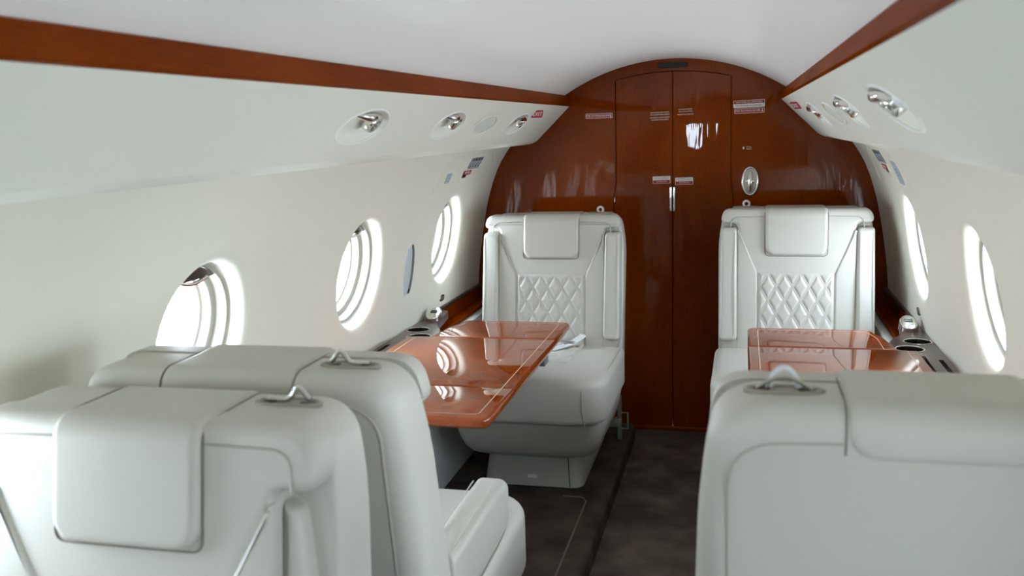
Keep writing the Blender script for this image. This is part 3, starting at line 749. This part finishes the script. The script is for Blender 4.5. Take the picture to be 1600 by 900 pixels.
def m_seams(s, k_):
    g = G()
    top = [p for p in inset(cush_out(), .020) if p[1] > .02]
    zz = lambda y: .520 - .0085 - Z0 + .012 * max(0, y) / .56
    R_ = [p for p in top if p[0] > 0]; L_ = [p for p in top if p[0] <= 0]
    # along side top edge, round the front corner and down the front face
    if k_ == 0:
        pts = [(s * .302, y, zz(y) + .001) for y in (.02, .1, .2, .3)] + [(s * .298, .38, zz(.38) + .001), (s * .276, .48, zz(.47) + .002), (s * .246, .545, zz(.5) + .004), (s * .236, .582, zz(.5) - .008), (s * .234, .596, zz(.5) - .035), (s * .235, .599, .42 - Z0), (s * .240, .594, .375 - Z0), (s * .242, .586, .350 - Z0)]
        g.tube(pts, .0024, 6)
    else:
        pts = [(s * .165, y, zz(y) + .0085) for y in (.02, .12, .24, .34)] + [(s * .20, .45, zz(.43) + .006), (s * .250, .540, zz(.5) + .002)]
        g.tube(pts, .0022, 6)
    return g.mesh('piping', LEA2)
def m_cpanel():
    mp = lambda a, b_, c: Vector((a, b_, c + .532 - Z0))
    return m_quilt(-.150, .150, .015, .37, mp, H=.005, zref=.015, nx=130, nz=130)
def m_pan():
    g = G()
    def o(wb, wf, yb, yf): return rpoly([(-wb, yb), (wb, yb), (wf, yf), (-wf, yf)], [.03, .03, .11, .11], 8)
    rings = [(.175, o(.20, .20, -.02, .42)), (.178, o(.24, .235, -.04, .46)), (.19, o(.262, .252, -.05, .485)), (.21, o(.275, .265, -.05, .505)), (.26, o(.29, .28, -.05, .530)), (.32, o(.30, .29, -.05, .550)), (.343, o(.302, .292, -.05, .556))]
    g.loft([[Vector((a, b_, z - Z0)) for a, b_ in r_] for z, r_ in rings]); return g.mesh('seat_pan', LEA, True, 60)
def m_base():
    g = G()
    def o(w, yb, yf): return rpoly([(-w, yb), (w, yb), (w, yf), (-w, yf)], [.03, .03, .05, .05], 8)
    rings = [(.030, o(.196, -.21, .405)), (.034, o(.200, -.215, .409)), (.06, o(.198, -.21, .403)), (.12, o(.190, -.20, .396)), (.175, o(.180, -.19, .386)), (.20, o(.178, -.18, .38))]
    g.loft([[Vector((a, b_, z - Z0)) for a, b_ in r_] for z, r_ in rings]); return g.mesh('pedestal', mat('pedestal cover', srgb(186, 184, 174), .5), True, 50)
def m_arm_up():
    out = rpoly([(-.036, .552), (.036, .552), (.036, 1.010), (-.036, 1.010)], [.022, .030, .022, .014], 8)
    def mp(a, b_, c): return mb(a * (1 - .10 * (b_ - .55) / .46), b_, c - .016 * ((b_ - .55) / .46) ** 2)
    return G().pad(out, -.052, .030, .016, mp, e0=.012, seg=5).mesh('armrest', LEA, True, 50)
def m_arm_dn():
    out = rpoly([(-.038, -.02), (.038, -.02), (.038, .43), (-.038, .43)], [.01, .01, .036, .036], 8)
    def mp(a, b_, c): return Vector((a, b_, c - Z0 + .02 * b_ / .45 - .05 * max(0, (b_ - .32) / .11) ** 2 * (1 if c > .58 else 0)))
    return G().pad(out, .515, .650, .020, mp, e0=.012, seg=6).mesh('armrest', LEA, True, 50)
def m_arm_seam(up):
    g = G()
    if up:
        for s in (-.024, .024): g.tube([mb(s, .58 + .41 * k / 8, .0292 - .016 * ((.58 + .41 * k / 8 - .55) / .46) ** 2) for k in range(9)], .0013, 5)
    else:
        for s in (-.024, .024): g.tube([(s, .0 + .33 * k / 8, .6485 - Z0 + .02 * (.33 * k / 8) / .45) for k in range(9)], .0014, 5)
    return g.mesh('stitching', LEA2)
def m_slot_ring():
    A = frame(mb(0, TOP, -.115), (1, 0, 0), (0, 1, 0))
    return G().ring(A, .050, .017, .0045, n=40, m=8, h=.0).add([A @ Vector(p) for p in []], []).mesh('slot_bezel', mat('slot bezel', srgb(150, 144, 132), .4, .4))
def m_slot_dark(k):
    A = frame(mb(0, TOP, -.115), (1, 0, 0), (0, 1, 0))
    g = G()
    g.disc(A @ Matrix.Translation((k * .030, 0, .0005)), .012, .009, .003, .001)
    return g.mesh('slot_opening', BRD)
def m_slot_plate():
    A = frame(mb(0, TOP, -.115), (1, 0, 0), (0, 1, 0))
    return G().disc(A @ Matrix.Translation((0, 0, -.001)), .048, .016, .003, .001).mesh('slot_plate', mat('slot plate', srgb(150, 145, 132), .4, .3))
def seat(loc, rz, inb, arms, label, hook='bar', sz=1.0, belt=False):
    """inb: local x sign of the aisle side; arms 'up' or 'down'"""
    root = empty('passenger_chair', loc, rz); root.scale = (1, 1, sz)
    tag(root, label, 'chair', 'cream leather cabin chairs')
    add = lambda nm, me, par=root: link(nm, me, par)
    bk = add('backrest', cached(('shell', arms), lambda: m_shell(1.026, .300) if arms == 'up' else m_shell(.990, .328)))
    for s in (-1, 1):
        add('piping', cached(('pip', s), lambda: m_piping(s)), bk); add('shoulder_seam', cached(('fs', s), lambda: m_front_seam(s)), bk)
    for s in (-1, 1): add('bolster', cached(('bol', s, arms), lambda: m_bolster(s, 1.014 if arms == 'up' else .985)), bk)
    add('headrest_seam', cached('groove', m_groove), bk)
    add('quilted_panel', cached('quilt', lambda: m_quilt(-.1455, .1455, .44, .829, mb, zref=.829)), bk)
    add('headrest', cached('head', m_head))
    cu = add('seat_cushion', cached('cush', m_cushion)); 
    for s in (-1, 1):
        for k_ in (0, 1): add('piping', cached(('seam', s, k_), lambda: m_seams(s, k_)), cu)
    add('quilted_panel', cached('cpan', m_cpanel), cu)
    add('seat_pan', cached('pan', m_pan)); pe = add('pedestal', cached('base', m_base))
    for s in (-1, 1):
        a = add('armrest', cached(('arm', arms), m_arm_up if arms == 'up' else m_arm_dn)); a.location = (s * .264, 0, 0)
        add('stitching', cached(('as', arms), lambda: m_arm_seam(arms == 'up')), a)
        if arms == 'down': add('side_bolster', cached(('rec', s), lambda: m_recess(s)), bk)
        else:
            g = G().pad(rpoly([(s * .228, .50), (s * .285, .50), (s * .300, .56), (s * .228, .56)], .008, 4), -.05, .01, .006, mb, seg=3)
            add('arm_bracket', g.mesh('arm_bracket', LEA2))
    sl = add('slot_bezel', cached('sb', m_slot_ring)); sl.location.x = inb * .195
    for k in (-1, 1): add('slot_opening', cached(('sd', k), lambda: m_slot_dark(k)), sl)
    add('slot_plate', cached('sp', m_slot_plate), sl)
    O = mb(0, TOP, -.115)
    if hook == 'bar':
        pts = [O + Vector((-.035 + .07 * k / 16, 0, .006 + (.020 * math.exp(-((k - 4) / 2.6) ** 2)))) for k in range(17)]
        add('harness_hook', G().tube(pts, .0045, 8).mesh('harness_hook', CHR), sl)
    elif hook == 'strap':
        pts = [O + Vector((.015 * math.cos(a) * (1 + .3 * (1 - math.sin(a))), .008, .002 + .028 * math.sin(a))) for a in [PI * k / 18 for k in range(19)]]
        add('harness_strap', G().tube(pts, [.0045] * 19, 8).mesh('harness_strap', BLT), sl)
        pts = [O + Vector((-.036 + .072 * k / 12, .0, .003 + .016 * math.sin(PI * k / 12))) for k in range(13)]
        add('harness_hook', G().tube(pts, .003, 8).mesh('harness_hook', mat('hook metal', (.5, .47, .42, 1), .3, 1)), sl)
    else:
        A = frame(O + Vector((0, .0, .014)), (1, 0, 0), (0, 0, 1))
        add('harness_loop', G().ring(A, .012, .012, .0045, n=24, m=8).mesh('harness_loop', BLT), sl)
    # pedestal details
    s = inb
    add('access_slot', G().tube([(s * .1995, .10, .055), (s * .198, .08, .075), (s * .199, .06, .058)], .004, 6).mesh('access_slot', BLK), pe)
    add('seam_line', G().tube([(s * .150, .4075, .004), (s * .146, .4025, .08), (s * .143, .396, .13)], .0016, 5).mesh('seam_line', LEAD), pe)
    add('name_plate', G().box(-.02, .02, .400, .4065, .035, .05, .001).mesh('plate', WHP), pe)
    if belt:
        g = G(); ctrl = [(.150, .030, .575), (.135, .050, .562), (.11, .085, .550), (.08, .12, .546), (.04, .155, .545), (0, .185, .5445), (-.06, .215, .544), (-.12, .24, .544)]
        rows = []
        for k, (x, y, z) in enumerate(ctrl):
            x *= inb; t = Vector((-inb, .8, 0)).normalized(); w_ = Vector((t.y, -t.x, 0)) * .024; up = Vector((0, 0, .0012 + .004 * math.sin(k)))
            p = Vector((x, y, z - Z0)) + up
            rows.append([p - w_, p - w_ * .3 + Vector((0, 0, .003)), p + w_ * .3, p + w_, p + w_ - Vector((0, 0, .0025)), p - w_ - Vector((0, 0, .0025))])
        g.loft(rows); add('lap_belt', g.mesh('lap_belt', BLT))
        g = G().box(.125, .175, -.0, .045, .548, .590, .01); 
        add('belt_buckle', G().box(inb * .10 - .022, inb * .10 + .022, .082, .108, .550 - Z0, .562 - Z0, .004).mesh('buckle', mat('buckle', (.5, .5, .5, 1), .3, 1)))
    return root
seat((-.476, 3.80, Z0), PI, -1, 'up', 'left far cream leather chair facing the camera, lap belt lying on its cushion', 'loop', .972, True)
seat((.528, 3.80, Z0), PI, 1, 'up', 'right far cream leather chair facing the camera, quilted backrest, armrests folded up', 'loop', .99)
seat((-.538, 1.025, Z0), PI, -1, 'down', 'nearest left cream leather chair, its headrest pad hanging toward the camera', 'bar', .952)
seat((-.512, 1.592, Z0), 0, 1, 'down', 'cream leather chair facing the bulkhead, back to back with the nearest left chair', 'bar', .965)
seat((.566, 1.453, Z0), 0, -1, 'down', 'right foreground cream leather chair seen from behind, white strap loop on top', 'strap', .988)
# small metal floor fitting behind the left far seat
t = tag(empty('floor_bracket', (-.205, 4.0, .03)), 'small pale metal bracket on the carpet behind the left far seat', 'bracket')
mm = mat('painted bracket', srgb(150, 168, 158), .45, .4)
G().box(-.012, .006, -.008, .008, 0, .205, .003).obj('post', mm, t)
G().box(-.05, .006, -.02, .02, .06, .10, .006).obj('block', mm, t)
G().tube([(.004, 0, .05), (.034, 0, .05), (.034, 0, .125), (.004, 0, .125)], .004, 8).obj('handle', mm, t)
G().tube([(-.03, 0, .10), (-.03, 0, .16)], .005, 8).obj('bolt', mat('brass bolt', srgb(150, 130, 60), .4, .8), t)

# ------------------------------------------------------------ rear of the cabin (behind the camera)
pl = G().pad(BO[::-1], 0, .05, .0005, lambda a, b_, c: (a, Y0 - c, b_), seg=1).mesh('back', PLA, False)
ct = G().box(-.285, -.135, Y0 - .2, Y0 + .2, 1.12, 1.42).mesh('c', PLA, False)
me = bool_cut(pl, ct); me.materials.clear(); me.materials.append(PLA); me.name = 'wall_back'
struct(link('wall_back', me))
r_ = struct(empty('window_10', (-.21, Y0 - .025, 1.27)))
G().box(-.07, .07, -.003, .003, -.148, .148).obj('pane', GLS, r_, False)
g = G()
for a in ((-.16, -.13, -.20, .20), (.13, .16, -.20, .20), (-.16, .16, -.20, -.17), (-.16, .16, .17, .20)): g.box(a[0] * .5, a[1] * .5, -.03, .03, a[2] * .8, a[3] * .8)
g.obj('frame', WHP, r_, False)
# light portals at the openings (they only guide sampling of the sky)
def portal(loc, rot, sx_, sy_):
    l = bpy.data.lights.new('window portal', 'AREA'); l.shape = 'RECTANGLE'; l.size = sx_; l.size_y = sy_; l.cycles.is_portal = True
    o = bpy.data.objects.new('window_portal', l); COL.objects.link(o); o.location = loc; o.rotation_euler = rot
for w in WIN_L: portal((-1.06, w, WZ), (0, -PI / 2, 0), .42, .42)
for w in WIN_R[1:]: portal((1.06, w, WZ), (0, PI / 2, 0), .42, .42)
portal((-.21, Y0 - .06, 1.27), (PI / 2, 0, 0), .17, .32)
